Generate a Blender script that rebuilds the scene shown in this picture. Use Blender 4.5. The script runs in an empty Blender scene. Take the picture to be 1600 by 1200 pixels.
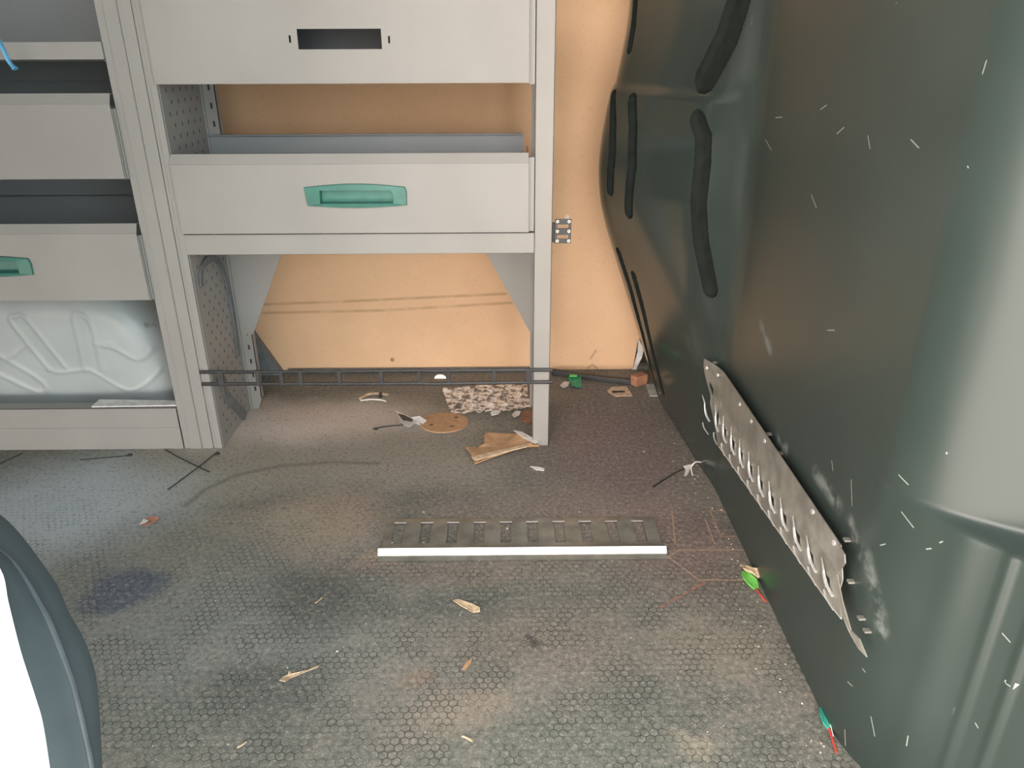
import bpy, bmesh, math, random
import numpy as np
from mathutils import Vector, Matrix, noise

S = bpy.context.scene
C = S.collection
random.seed(7)

# ------------------------------------------------------------------ camera
FPX, PITCH, YAW, ROLL, H = 1180.6, math.radians(23.98), math.radians(0.42), math.radians(-0.23), 0.9
cp, sp, cy, sy, cr, sr = math.cos(PITCH), math.sin(PITCH), math.cos(YAW), math.sin(YAW), math.cos(ROLL), math.sin(ROLL)
FW = Vector((sy*cp, cy*cp, -sp))
_rt = Vector((cy, -sy, 0)); _up = _rt.cross(FW)
RT = cr*_rt + sr*_up
UP = -sr*_rt + cr*_up
cam = bpy.data.cameras.new('camera')
cam.sensor_width = 36; cam.sensor_fit = 'HORIZONTAL'
cam.lens = 36*FPX/1600
cam.clip_start = 0.01
co = bpy.data.objects.new('camera', cam); C.objects.link(co)
M = Matrix((RT, UP, -FW)).transposed().to_4x4(); M.translation = (0, 0, H)
co.matrix_world = M
S.camera = co
EYE = Vector((0, 0, H))

# ------------------------------------------------------------------ world, exposure
w = bpy.data.worlds.new('daylight'); S.world = w; w.use_nodes = True
nt = w.node_tree; nt.nodes.clear()
out = nt.nodes.new('ShaderNodeOutputWorld'); bg = nt.nodes.new('ShaderNodeBackground')
tc = nt.nodes.new('ShaderNodeTexCoord'); sx = nt.nodes.new('ShaderNodeSeparateXYZ'); rp = nt.nodes.new('ShaderNodeValToRGB')
mr = nt.nodes.new('ShaderNodeMapRange'); mr.inputs[1].default_value = -1; mr.inputs[2].default_value = 1
nt.links.new(tc.outputs['Generated'], sx.inputs[0]); nt.links.new(sx.outputs[2], mr.inputs[0]); nt.links.new(mr.outputs[0], rp.inputs[0])
el = rp.color_ramp.elements
el[0].position = 0.0; el[0].color = (.62, .60, .56, 1)
el[1].position = 1.0; el[1].color = (.50, .52, .54, 1)
e = el.new(.48); e.color = (.85, .82, .77, 1)
e = el.new(.52); e.color = (1.35, 1.33, 1.30, 1)
e = el.new(.66); e.color = (1.10, 1.10, 1.10, 1)
# warm sunlit surroundings straight out of the door and towards the rear (-x), cool shade towards the front (+x)
mx = nt.nodes.new('ShaderNodeMapRange'); mx.inputs[1].default_value = -.25; mx.inputs[2].default_value = .62
nt.links.new(sx.outputs[0], mx.inputs[0])
tn_ = nt.nodes.new('ShaderNodeMix'); tn_.data_type = 'RGBA'; tn_.inputs[6].default_value = (1.40, 1.26, 1.19, 1); tn_.inputs[7].default_value = (.42, .55, .62, 1)
nt.links.new(mx.outputs[0], tn_.inputs[0])
ml = nt.nodes.new('ShaderNodeMix'); ml.data_type = 'RGBA'; ml.blend_type = 'MULTIPLY'; ml.inputs[0].default_value = 1
nt.links.new(rp.outputs[0], ml.inputs[6]); nt.links.new(tn_.outputs[2], ml.inputs[7])
nt.links.new(ml.outputs[2], bg.inputs[0]); bg.inputs[1].default_value = 2.6
nt.links.new(bg.outputs[0], out.inputs[0])
S.view_settings.view_transform = 'Standard'; S.view_settings.look = 'None'
S.view_settings.gamma = 1; S.view_settings.use_curve_mapping = False
S.view_settings.exposure = 1.15

# ------------------------------------------------------------------ rays: pixel of the 1600x1200 frame -> point on a real plane
def ray(x, y): return FW*FPX + RT*(x-800) - UP*(y-600)
def F(x, y, z=0.0): d = ray(x, y); return EYE + d*((z-H)/d.z)
def PY(x, y, Y): d = ray(x, y); return EYE + d*(Y/d.y)
def PX(x, y, X): d = ray(x, y); return EYE + d*(X/d.x)

YF, YB, YW = 1.647, 1.87, 2.13       # rack front, rack rear, far wall

# ------------------------------------------------------------------ materials
def srgb(r, g, b):
    f = lambda c: (c/255/12.92) if c/255 <= .04045 else ((c/255+.055)/1.055)**2.4
    return (f(r), f(g), f(b), 1)

class NT:
    def __init__(s, name):
        s.m = bpy.data.materials.new(name); s.m.use_nodes = True
        s.t = s.m.node_tree; s.b = s.t.nodes['Principled BSDF']
    def n(s, typ, **kw):
        o = s.t.nodes.new(typ)
        for k, v in kw.items(): setattr(o, k, v)
        return o
    def put(s, sock, v):
        if isinstance(v, bpy.types.NodeSocket): s.t.links.new(v, sock)
        else: sock.default_value = v
    def math(s, op, a, b=0.0, c=None, clamp=False):
        o = s.n('ShaderNodeMath', operation=op); o.use_clamp = clamp
        s.put(o.inputs[0], a); s.put(o.inputs[1], b)
        if c is not None: s.put(o.inputs[2], c)
        return o.outputs[0]
    def vmath(s, op, a, b=(0, 0, 0), scale=None):
        o = s.n('ShaderNodeVectorMath', operation=op)
        s.put(o.inputs[0], a); s.put(o.inputs[1], b)
        if scale is not None: s.put(o.inputs[3], scale)
        return o.outputs[1] if op in ('DOT_PRODUCT', 'LENGTH', 'DISTANCE') else o.outputs[0]
    def mr(s, v, a, b, c=0.0, d=1.0, smooth=True):
        o = s.n('ShaderNodeMapRange'); o.interpolation_type = 'SMOOTHSTEP' if smooth else 'LINEAR'
        s.put(o.inputs[0], v)
        for i, k in enumerate((a, b, c, d)): s.put(o.inputs[i+1], k)
        return o.outputs[0]
    def mix(s, f, a, b, mode='MIX'):
        o = s.n('ShaderNodeMix', data_type='RGBA', blend_type=mode)
        s.put(o.inputs[0], f); s.put(o.inputs[6], a); s.put(o.inputs[7], b)
        return o.outputs[2]
    def noise(s, vec, scale, detail=4, rough=.55, dist=0):
        o = s.n('ShaderNodeTexNoise'); s.put(o.inputs['Vector'], vec)
        o.inputs['Scale'].default_value = scale; o.inputs['Detail'].default_value = detail
        o.inputs['Roughness'].default_value = rough; o.inputs['Distortion'].default_value = dist
        return o.outputs[0], o.outputs[1]
    def pos(s):
        return s.n('ShaderNodeNewGeometry').outputs['Position']
    def obj(s):
        return s.n('ShaderNodeTexCoord').outputs['Object']
    def sep(s, v):
        o = s.n('ShaderNodeSeparateXYZ'); s.put(o.inputs[0], v); return o.outputs
    def comb(s, x, y, z):
        o = s.n('ShaderNodeCombineXYZ')
        for i, v in enumerate((x, y, z)): s.put(o.inputs[i], v)
        return o.outputs[0]
    def seg(s, p, a, b, wd, soft):
        """mask of the segment a-b on the flattened vector p"""
        a = Vector(a); b = Vector(b); ab = b-a; L2 = max(ab.dot(ab), 1e-9)
        d = s.vmath('SUBTRACT', p, tuple(a))
        t = s.math('DIVIDE', s.vmath('DOT_PRODUCT', d, tuple(ab)), L2, clamp=True)
        o = s.n('ShaderNodeVectorMath', operation='SCALE'); o.inputs[0].default_value = tuple(ab); s.put(o.inputs[3], t)
        r = s.vmath('DISTANCE', d, o.outputs[0])
        return s.mr(r, wd, wd+soft, 1.0, 0.0)
    def segs(s, p, L, wd, soft):
        m = None
        for a, b in L:
            k = s.seg(p, a, b, wd, soft)
            m = k if m is None else s.math('MAXIMUM', m, k)
        return m
    def blob(s, p, c, r, soft=.6):
        """soft-edged ellipse of radii r around c"""
        d = s.vmath('SUBTRACT', p, tuple(c))
        d = s.vmath('MULTIPLY', d, (1/r[0], 1/r[1], 0))
        return s.mr(s.vmath('LENGTH', d), 1-soft, 1+soft*.5, 1.0, 0.0)
    def bump(s, h, strength, dist=.001, nrm=None):
        o = s.n('ShaderNodeBump'); o.inputs['Strength'].default_value = strength; o.inputs['Distance'].default_value = dist
        s.put(o.inputs['Height'], h)
        if nrm is not None: s.put(o.inputs['Normal'], nrm)
        return o.outputs[0]
    def fin(s, col, rough=.5, metal=0.0, nrm=None, spec=.5, **kw):
        s.put(s.b.inputs['Base Color'], col); s.put(s.b.inputs['Roughness'], rough)
        s.put(s.b.inputs['Metallic'], metal); s.put(s.b.inputs['Specular IOR Level'], spec)
        if nrm is not None: s.put(s.b.inputs['Normal'], nrm)
        for k, v in kw.items(): s.put(s.b.inputs[k.replace('_', ' ')], v)
        return s.m

def simple(name, col, rough=.5, metal=0.0, var=.12, scale=40, spec=.5, **kw):
    t = NT(name); p = t.pos()
    f, _ = t.noise(p, scale, 3)
    c2 = tuple(max(0, c*(1-var*1.6)) for c in col[:3])+(1,)
    c1 = tuple(min(1, c*(1+var)) for c in col[:3])+(1,)
    return t.fin(t.mix(t.mr(f, .3, .7), c2, c1), rough, metal, spec=spec, **kw)

def paint_mat(name, col, dark):
    """grey powder coat, scuffed and scratched"""
    t = NT(name); p = t.pos()
    big, _ = t.noise(p, 3.0, 3)
    c = t.mix(t.mr(big, .3, .7), tuple(x*.92 for x in col[:3])+(1,), tuple(min(1, x*1.05) for x in col[:3])+(1,))
    # small scuffs, stretched along x
    v = t.vmath('MULTIPLY', p, (40, 60, 120)); s1, _ = t.noise(v, 1.0, 4, .6, .6)
    v2, _ = t.noise(p, 7, 2)
    m = t.math('MULTIPLY', t.mr(s1, .69, .75), t.mr(v2, .50, .62))
    c = t.mix(t.math('MULTIPLY', m, .75), c, dark)
    fine, _ = t.noise(p, 260, 2)
    c = t.mix(t.math('MULTIPLY', t.mr(fine, .62, .75), .12), c, dark)
    return t.fin(c, .48, 0, t.bump(fine, .06, .0004), spec=.4)

GREY = paint_mat('grey_powder_coat', (.285, .272, .250, 1), (.10, .12, .12, 1))
GREY_IN = paint_mat('grey_powder_coat_inside', (.235, .248, .25, 1), (.10, .12, .12, 1))
HOLE = simple('dark_hole', (.03, .03, .03, 1), .8)
GREEN = simple('teal_green_plastic', (.045, .175, .135, 1), .42, var=.1, scale=25)
BLACKP = simple('black_plastic', (.035, .036, .036, 1), .5)
DKGREY = simple('dark_grey_band', (.16, .17, .17, 1), .6)
STEEL = simple('galvanised_steel', (.31, .305, .265, 1), .36, .55, var=.15, scale=25)
STEELB = simple('polished_highlight_steel', (.86, .86, .83, 1), .30, .7, var=.08, scale=60)  # polished steel, the highlight on lips and edges put into its colour
WHITEP = simple('white_plastic', (.72, .70, .66, 1), .5)
CARD = simple('cardboard', (.46, .275, .145, 1), .85, var=.08, scale=60)
CARDL = simple('pale_cardboard', (.56, .42, .28, 1), .85, var=.15, scale=90)
BROWN = simple('brown_hardboard', (.30, .155, .085, 1), .7, var=.2, scale=80)
WOOD = simple('wood_splinter', (.56, .42, .27, 1), .8, var=.2, scale=150)
BRASS = simple('zinc_screw', (.48, .44, .38, 1), .4, .6)
GREENB = simple('bright_green_plastic', (.14, .50, .09, 1), .4)
GREEND = simple('emerald_green_plastic', (.03, .30, .17, 1), .4)
RED = simple('red_wire', (.55, .06, .04, 1), .5)
BLUE = simple('blue_plastic', (.16, .50, .80, 1), .4)
ARCH = simple('light_grey_body_paint', (.40, .43, .42, 1), .36, var=.05, scale=6)
BODYW = simple('white_body_paint', (.85, .86, .86, 1), .3, var=.03, scale=3)
JAMB = simple('dark_grey_body_trim', (.056, .068, .069, 1), .85, var=.08, scale=8)
RUBBER = simple('rubber_seal', (.05, .06, .062, 1), .6)
PINK = simple('red_brown_paper', (.42, .20, .14, 1), .8, var=.3, scale=60)
INK = simple('marker_ink', (.16, .17, .18, 1), .6)
ROOF = simple('roof_lining', (.42, .41, .39, 1), .8, var=.05, scale=5)
t = NT('clear_blister_plastic')
p = t.pos(); f1, _ = t.noise(p, 48, 5, .75)
FOIL = t.fin(t.mix(t.mr(f1, .43, .53), (.11, .10, .09, 1), (.90, .89, .86, 1)), .16, t.mr(f1, .40, .5, 0, .35), t.bump(f1, .9, .004), spec=.9)  # white and dark patches put the plastic's glints into its colour

# hardboard wall
t = NT('tan_hardboard'); p = t.pos()
f1, _ = t.noise(p, 4, 4); f2, _ = t.noise(p, 90, 3, .7)
c = t.mix(t.mr(f1, .3, .7), (.70, .45, .265, 1), (.77, .51, .31, 1))
c = t.mix(t.math('MULTIPLY', t.mr(f2, .55, .8), .25), c, (.40, .22, .10, 1))
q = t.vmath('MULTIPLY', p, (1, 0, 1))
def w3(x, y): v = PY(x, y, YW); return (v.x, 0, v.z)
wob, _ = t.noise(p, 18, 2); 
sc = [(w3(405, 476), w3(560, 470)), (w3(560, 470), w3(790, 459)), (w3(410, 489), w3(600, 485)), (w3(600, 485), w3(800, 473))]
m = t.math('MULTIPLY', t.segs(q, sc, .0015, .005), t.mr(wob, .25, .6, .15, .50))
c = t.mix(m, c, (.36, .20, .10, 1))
sc = [(w3(923, 560), w3(931, 548)), (w3(918, 575), w3(925, 570)), (w3(926, 570), w3(934, 576))]
c = t.mix(t.math('MULTIPLY', t.segs(q, sc, .001, .004), .6), c, (.30, .22, .16, 1))
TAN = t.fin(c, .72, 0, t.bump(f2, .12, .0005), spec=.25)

# hexagon-embossed floor
t = NT('hexagon_embossed_floor'); p = t.pos()
PIT = .0130
wv = t.vmath('SCALE', p, scale=1/PIT)
wn, wc = t.noise(p, 30, 2)
o_ = t.vmath('SUBTRACT', wc, (.5, .5, .5)); wv = t.vmath('ADD', wv, t.vmath('SCALE', o_, scale=.35))
sx_, sy_, _z = t.sep(wv)
r3 = math.sqrt(3)
def hexd(ox, oy):
    ax = t.math('SUBTRACT', t.math('MODULO', t.math('ADD', sx_, 400+ox), 1.0), .5)
    ay = t.math('SUBTRACT', t.math('MODULO', t.math('ADD', sy_, 231*r3+oy), r3), r3/2)
    return ax, ay
ax, ay = hexd(0, 0); bx_, by_ = hexd(.5, r3/2)
la = t.math('ADD', t.math('MULTIPLY', ax, ax), t.math('MULTIPLY', ay, ay))
lb = t.math('ADD', t.math('MULTIPLY', bx_, bx_), t.math('MULTIPLY', by_, by_))
pick = t.math('LESS_THAN', la, lb)
gx = t.math('ABSOLUTE', t.math('ADD', t.math('MULTIPLY', ax, pick), t.math('MULTIPLY', bx_, t.math('SUBTRACT', 1.0, pick))))
gy = t.math('ABSOLUTE', t.math('ADD', t.math('MULTIPLY', ay, pick), t.math('MULTIPLY', by_, t.math('SUBTRACT', 1.0, pick))))
hd = t.math('MAXIMUM', gx, t.math('ADD', t.math('MULTIPLY', gx, .5), t.math('MULTIPLY', gy, r3/2)))   # 0 centre .. .5 edge
groove = t.mr(hd, .395, .475)
big, _ = t.noise(p, 2.2, 5, .6, .6)
med, _ = t.noise(p, 9, 5, .6, .4)
fine, _ = t.noise(p, 105, 6, .82)
fine2, _ = t.noise(p, 420, 2, .7)
fp = t.vmath('MULTIPLY', p, (1, 1, 0))
dn = t.vmath('SUBTRACT', wc, (.5, .5, .5))
_, wc2 = t.noise(p, 5, 4, .6); d2 = t.vmath('SUBTRACT', wc2, (.5, .5, .5))
fpw = t.vmath('ADD', fp, t.vmath('SCALE', d2, scale=.16)); fpw = t.vmath('MULTIPLY', fpw, (1, 1, 0))
base = t.mix(t.mr(big, .35, .65), (.120, .126, .107, 1), (.190, .180, .150, 1))
base = t.mix(t.math('MULTIPLY', t.mr(med, .5, .72), .55), base, (.235, .205, .165, 1))
def fl2(x, y): v = F(x, y); return (v.x, v.y, 0)
def stain_or_light(base, x, y, rx, ry, col, k, soft=.7):
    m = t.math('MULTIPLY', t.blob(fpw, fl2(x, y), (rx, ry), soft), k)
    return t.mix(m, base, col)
BR = (.235, .175, .135, 1); DKB = (.085, .105, .135, 1); SAND = (.30, .265, .21, 1); DKF = (.085, .092, .082, 1)
for a in [(300, 960, .40, .26, (.215, .23, .215, 1), .7), (460, 660, .42, .16, (.66, .57, .50, 1), .9), (330, 740, .36, .16, (.33, .31, .25, 1), .75), (620, 720, .30, .14, (.34, .30, .25, 1), .65),  # pale far patch also makes up in colour for dim light
          (960, 700, .22, .35, (.165, .125, .118, 1), .85), (1060, 850, .14, .18, (.17, .12, .105, 1), .8), (850, 800, .3, .1, (.22, .17, .145, 1), .6),
          (500, 820, .13, .12, (.36, .27, .20, 1), .7), (590, 880, .05, .03, (.42, .31, .21, 1), .7), (400, 820, .16, .06, (.34, .30, .22, 1), .6), (330, 850, .22, .12, (.21, .20, .165, 1), .55), (700, 890, .34, .05, (.20, .15, .12, 1), .5),
          (185, 925, .085, .075, DKB, .9, .35), (90, 790, .3, .22, (.46, .52, .54, 1), .9), (490, 930, .12, .09, DKF, .85), (400, 1080, .12, .08, DKF, .7),  # pale blue-grey patch paints the missing cool light onto the left floor
          (860, 1000, .16, .09, (.18, .15, .12, 1), .6), (720, 1120, .07, .06, (.27, .22, .17, 1), .8), (1080, 1150, .035, .03, (.34, .29, .21, 1), .8),
          (1120, 1010, .12, .08, (.22, .19, .15, 1), .7), (840, 1000, .015, .012, (.05, .05, .045, 1), .8), (690, 950, .14, .04, DKF, .6), (210, 1120, .2, .08, (.15, .165, .14, 1), .6),
          (640, 1060, .035, .028, (.24, .17, .12, 1), .6), (900, 1180, .25, .06, (.125, .14, .11, 1), .7), (1010, 1100, .10, .06, (.11, .12, .10, 1), .6),
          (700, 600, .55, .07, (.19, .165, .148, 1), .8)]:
    base = stain_or_light(base, *a)
base = t.mix(t.math('MULTIPLY', t.mr(fine, .50, .64), .60), base, (.36, .33, .275, 1))
base = t.mix(t.math('MULTIPLY', t.mr(fine, .49, .36), .62), base, (.045, .045, .041, 1))
base = t.mix(t.math('MULTIPLY', t.mr(fine2, .60, .72), .45), base, (.45, .42, .36, 1))
# hexagon grooves, filled with dirt in places and worn off towards the far side
med2, _ = t.noise(p, 22, 4, .7)
vis = t.math('MULTIPLY', t.mr(med, .60, .44, .12, 1.0), t.mr(med2, .62, .42, .25, 1.0))
yy = t.sep(p)[1]
vis = t.math('MULTIPLY', vis, t.mr(yy, 1.60, 1.0, .20, 1.0))
base = t.mix(t.math('MULTIPLY', t.math('MULTIPLY', groove, vis), .85), base, (.052, .056, .050, 1))
# grooves cut and scratched into the floor
cut = [((1040, 872), (1062, 859)), ((1062, 859), (1163, 859)), ((1042, 868), (1092, 906)), ((1092, 906), (1165, 906)),
       ((1106, 798), (1140, 798)), ((1110, 800), (1126, 838)), ((1126, 838), (1152, 838)), ((1102, 812), (1117, 850)), ((1050, 797), (1055, 850))]
cutm = t.segs(fp, [(fl2(*a), fl2(*b)) for a, b in cut], .0004, .0022)
base = t.mix(t.math('MULTIPLY', cutm, t.mr(fine, .3, .55, .35, .9)), base, (.36, .24, .165, 1))
redm = t.segs(fp, [(fl2(*a), fl2(*b)) for a, b in [((1100, 910), (1066, 930)), ((1066, 930), (1030, 950))]], .0005, .003)
base = t.mix(t.math('MULTIPLY', redm, t.mr(fine, .4, .6)), base, (.36, .13, .09, 1))
arcp = [(290, 790), (320, 765), (370, 742), (440, 728), (520, 722), (590, 724)]
arcm = t.segs(fp, [(fl2(*a), fl2(*b)) for a, b in zip(arcp, arcp[1:])], .001, .012)
base = t.mix(t.math('MULTIPLY', arcm, .45), base, (.09, .09, .08, 1))
glen = t.math('SUBTRACT', 1.0, t.math('MULTIPLY', groove, vis))
nb = t.bump(glen, .55, .0012); nb = t.bump(fine, .25, .0012, nb)
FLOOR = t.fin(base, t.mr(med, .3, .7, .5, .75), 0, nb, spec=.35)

# ------------------------------------------------------------------ mesh helpers
def obj(name, me, mats, parent=None, smooth=False, loc=None):
    """mesh or bmesh -> one linked object"""
    if isinstance(me, bmesh.types.BMesh):
        bmesh.ops.recalc_face_normals(me, faces=me.faces)
        m = bpy.data.meshes.new(name); me.to_mesh(m); me.free(); me = m
    if not isinstance(mats, (list, tuple)): mats = [mats]
    for k in mats: me.materials.append(k)
    if smooth:
        for f in me.polygons: f.use_smooth = True
    o = bpy.data.objects.new(name, me); C.objects.link(o)
    if loc is None and parent is None and me.vertices:
        n = len(me.vertices); a = np.empty(n*3); me.vertices.foreach_get('co', a); a = a.reshape(-1, 3)
        loc = Vector(((a[:, 0].min()+a[:, 0].max())/2, (a[:, 1].min()+a[:, 1].max())/2, a[:, 2].min()))
    if loc is not None and parent is None:
        me.transform(Matrix.Translation(-Vector(loc))); o.location = loc
    if parent is not None:
        o.parent = parent
        me.transform(Matrix.Translation(-parent_world(parent)))
    return o
def parent_world(p):
    v = Vector(p.location)
    while p.parent: p = p.parent; v += p.location
    return v
def tag(o, label, cat, group=None):
    o['label'] = label; o['category'] = cat
    if group: o['group'] = group
    return o
def thing(name, label, cat, loc, group=None):
    o = bpy.data.objects.new(name, None); C.objects.link(o); o.location = loc; o.empty_display_size = .05
    return tag(o, label, cat, group)
def struct(o): o['kind'] = 'structure'; return o
def bevel(o, wd=.0012, seg=2):
    m = o.modifiers.new('bevel', 'BEVEL'); m.width = wd; m.segments = seg; m.limit_method = 'ANGLE'; m.angle_limit = math.radians(40)
    return o
def BM(): return bmesh.new()
def box(bm, x0, x1, y0, y1, z0, z1, mi=0):
    v = [bm.verts.new((x, y, z)) for x in (x0, x1) for y in (y0, y1) for z in (z0, z1)]
    for q in ((0, 1, 3, 2), (4, 6, 7, 5), (0, 4, 5, 1), (2, 3, 7, 6), (0, 2, 6, 4), (1, 5, 7, 3)):
        bm.faces.new([v[i] for i in q]).material_index = mi
def prism(bm, pts, off, mi=0):
    """closed polygon of 3D points extruded by vector off"""
    a = [bm.verts.new(p) for p in pts]; b = [bm.verts.new(Vector(p)+Vector(off)) for p in pts]
    n = len(a); bm.faces.new(a).material_index = mi; bm.faces.new(b[::-1]).material_index = mi
    for i in range(n): bm.faces.new((a[i], b[i], b[(i+1) % n], a[(i+1) % n])).material_index = mi
def tube(bm, pts, r, seg=8, flat=1.0, mi=0, taper=None):
    pts = [Vector(p) for p in pts]; rings = []
    for i, p in enumerate(pts):
        d = (pts[min(i+1, len(pts)-1)]-pts[max(i-1, 0)]).normalized()
        ref = Vector((0, 0, 1)) if abs(d.z) < .9 else Vector((1, 0, 0))
        u = d.cross(ref).normalized(); v = u.cross(d).normalized()
        k = r*(taper[i] if taper else 1)
        rings.append([bm.verts.new(p+u*math.cos(2*math.pi*j/seg)*k+v*math.sin(2*math.pi*j/seg)*k*flat) for j in range(seg)])
    for a, b in zip(rings, rings[1:]):
        for j in range(seg): bm.faces.new((a[j], a[(j+1) % seg], b[(j+1) % seg], b[j])).material_index = mi
    bm.faces.new(rings[0][::-1]).material_index = mi; bm.faces.new(rings[-1]).material_index = mi
def disc(bm, c, r, n, th, mi=0, seg=20):
    """short cylinder at c along n"""
    n = Vector(n).normalized(); ref = Vector((0, 0, 1)) if abs(n.z) < .9 else Vector((1, 0, 0))
    u = n.cross(ref).normalized(); v = n.cross(u)
    prism(bm, [Vector(c)+(u*math.cos(2*math.pi*i/seg)+v*math.sin(2*math.pi*i/seg))*r for i in range(seg)], n*th, mi)
def ring(bm, c, r0, r1, n, th, mi=0, seg=20):
    n = Vector(n).normalized(); ref = Vector((0, 0, 1)) if abs(n.z) < .9 else Vector((1, 0, 0))
    u = n.cross(ref).normalized(); v = n.cross(u); L = []
    for r, h in ((r0, 0), (r1, 0), (r1, th), (r0, th)):
        L.append([bm.verts.new(Vector(c)+(u*math.cos(2*math.pi*i/seg)+v*math.sin(2*math.pi*i/seg))*r+n*h) for i in range(seg)])
    for k in range(4):
        a, b = L[k], L[(k+1) % 4]
        for i in range(seg): bm.faces.new((a[i], a[(i+1) % seg], b[(i+1) % seg], b[i])).material_index = mi
def catmull(P, n=6, closed=False):
    P = [Vector(p) for p in P]; out = []; N = len(P)
    rng = range(N if closed else N-1)
    for i in rng:
        if closed: p0, p1, p2, p3 = P[(i-1) % N], P[i], P[(i+1) % N], P[(i+2) % N]
        else: p0, p1, p2, p3 = P[max(i-1, 0)], P[i], P[i+1], P[min(i+2, N-1)]
        for k in range(n):
            s = k/n
            out.append(.5*((2*p1)+(p2-p0)*s+(2*p0-5*p1+4*p2-p3)*s*s+(3*p1-p0-3*p2+p3)*s**3))
    if not closed: out.append(P[-1])
    return out
def plate_holes(x0, x1, z0, z1, holes, pos):
    """rectangular sheet in (u,v) with rectangular holes, as a bmesh of quads; pos maps (u,v) to a point"""
    us = sorted({x0, x1, *[h[0] for h in holes], *[h[1] for h in holes]})
    vs = sorted({z0, z1, *[h[2] for h in holes], *[h[3] for h in holes]})
    bm = BM(); V = {}
    def g(i, j):
        if (i, j) not in V: V[i, j] = bm.verts.new(pos(us[i], vs[j]))
        return V[i, j]
    for i in range(len(us)-1):
        for j in range(len(vs)-1):
            cu, cv = (us[i]+us[i+1])/2, (vs[j]+vs[j+1])/2
            if any(h[0] < cu < h[1] and h[2] < cv < h[3] for h in holes): continue
            bm.faces.new((g(i, j), g(i+1, j), g(i+1, j+1), g(i, j+1)))
    return bm
def solid(o, th, off=0):
    m = o.modifiers.new('thickness', 'SOLIDIFY'); m.thickness = th; m.offset = off
    return o

# ------------------------------------------------------------------ setting: floor, far wall, roof
bm = BM(); box(bm, -2.4, .80, .50, 2.32, -.04, 0)
struct(obj('floor', bm, FLOOR))
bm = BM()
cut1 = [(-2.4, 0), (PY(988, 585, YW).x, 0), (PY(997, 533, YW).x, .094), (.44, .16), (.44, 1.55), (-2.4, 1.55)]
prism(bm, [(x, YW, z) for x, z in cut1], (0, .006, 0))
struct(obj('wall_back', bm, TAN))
bm = BM(); box(bm, -2.4, .9, .42, 2.32, 1.55, 1.59)
struct(obj('ceiling', bm, ROOF))

bm = BM(); box(bm, -2.42, -2.4, .44, 2.32, 0, 1.55)  # unseen closed end, added to darken the inside
struct(obj('wall_left_unseen', bm, ROOF))

# ------------------------------------------------------------------ black bulkhead on the right: a pressed steel sheet
def smooth(t): t = np.clip(t, 0, 1); return t*t*(3-2*t)
def surfX(Y, Z):
    Y = np.asarray(Y, float); Z = np.asarray(Z, float)
    lo = .037+.193*np.clip(Z/.54, 0, None)
    hi = .235-.05*smooth((Z-.62)/.4)
    k = .012; A = lo-np.logaddexp(0, (lo-hi)/k)*k       # soft minimum: rounded crease
    g = sum(np.interp(Y+o_, [1.45, 1.56, 1.89, 2.2], [0, .33, 1.0, 1.0]) for o_ in np.linspace(-.035, .035, 15))/15
    g = g-.30*np.clip((Y-1.90)/.26, 0, 2)**1.5
    X = .462-A*g
    X = X+.008*smooth((Z-.80)/.03)*smooth((Y-1.47)/.1)   # step of the horizontal swage
    # shallow outward kick of the near lower panel, below its own crease
    X = X+.026*smooth((.42+.10*(.75-Y)-Z)/.014)*smooth((.82-Y)/.22)
    # rounded near edge towards the door
    e_ = np.clip(.80-Y, 0, None)
    low = smooth((.42+.10*(.75-Y)-Z)/.014)
    X = X+(1-.70*low)*np.where(e_ < .12, 4.8*e_**2, 4.8*.0144+(e_-.12)*1.152)
    return X
def hitB(x, y, lo=.45, hi=2.3):
    """first crossing of the pixel's ray with the bulkhead sheet"""
    d = ray(x, y); s = np.linspace(lo, hi, 1500)/d.y
    P = np.array(EYE)[None]+s[:, None]*np.array(d)[None]
    f = P[:, 0]-surfX(P[:, 1], P[:, 2])
    k = np.argmax(f > 0)
    if not (f > 0).any(): k = len(s)-1
    return Vector(P[k])
def yz(x, y): v = hitB(x, y); return (v.y, v.z)
GR = [  # grooves pressed into the sheet: image polyline, half width (m), depth
    ([(958, 150), (958, 190), (958, 240), (954, 298)], .013, .010),
    ([(988, 158), (990, 200), (989, 260), (983, 332)], .015, .011),
    ([(1090, 188), (1100, 215), (1098, 260), (1092, 320), (1096, 380), (1110, 452)], .019, .012),
    ([(993, 0), (990, 40), (984, 76)], .012, .010),
    ([(1165, -40), (1152, 10), (1136, 60), (1104, 122)], .030, .012),
    ([(967, 395), (985, 450), (1005, 525), (1028, 615)], .012, .010),
    ([(991, 432), (1003, 475), (1018, 540), (1036, 612)], .012, .010),
]
LOW = [(0.79, 0, 0)]
ny, nz = 430, 350
Ys = np.concatenate([np.linspace(.50, 1.45, 220), np.linspace(1.45, 2.20, 401)[1:]]); Zs = np.linspace(0, 1.5, 560)
YY, ZZ = np.meshgrid(Ys, Zs, indexing='ij')
XX = surfX(YY, ZZ)
matid = np.zeros(YY.shape, int)
for pl, hw, dp in GR:
    P = [hitB(*q) for q in pl]; P = [(q.y, q.z) for q in P]
    D = np.full(YY.shape, 9.0)
    for a, b in zip(P, P[1:]):
        a = np.array(a); b = np.array(b); ab = b-a
        tt = np.clip(((YY-a[0])*ab[0]+(ZZ-a[1])*ab[1])/max(ab@ab, 1e-9), 0, 1)
        D = np.minimum(D, np.hypot(YY-a[0]-tt*ab[0], ZZ-a[1]-tt*ab[1]))
    XX = XX+dp*smooth((hw-D)/.010)*.75
    matid[D < hw+.001] = 1
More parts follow.
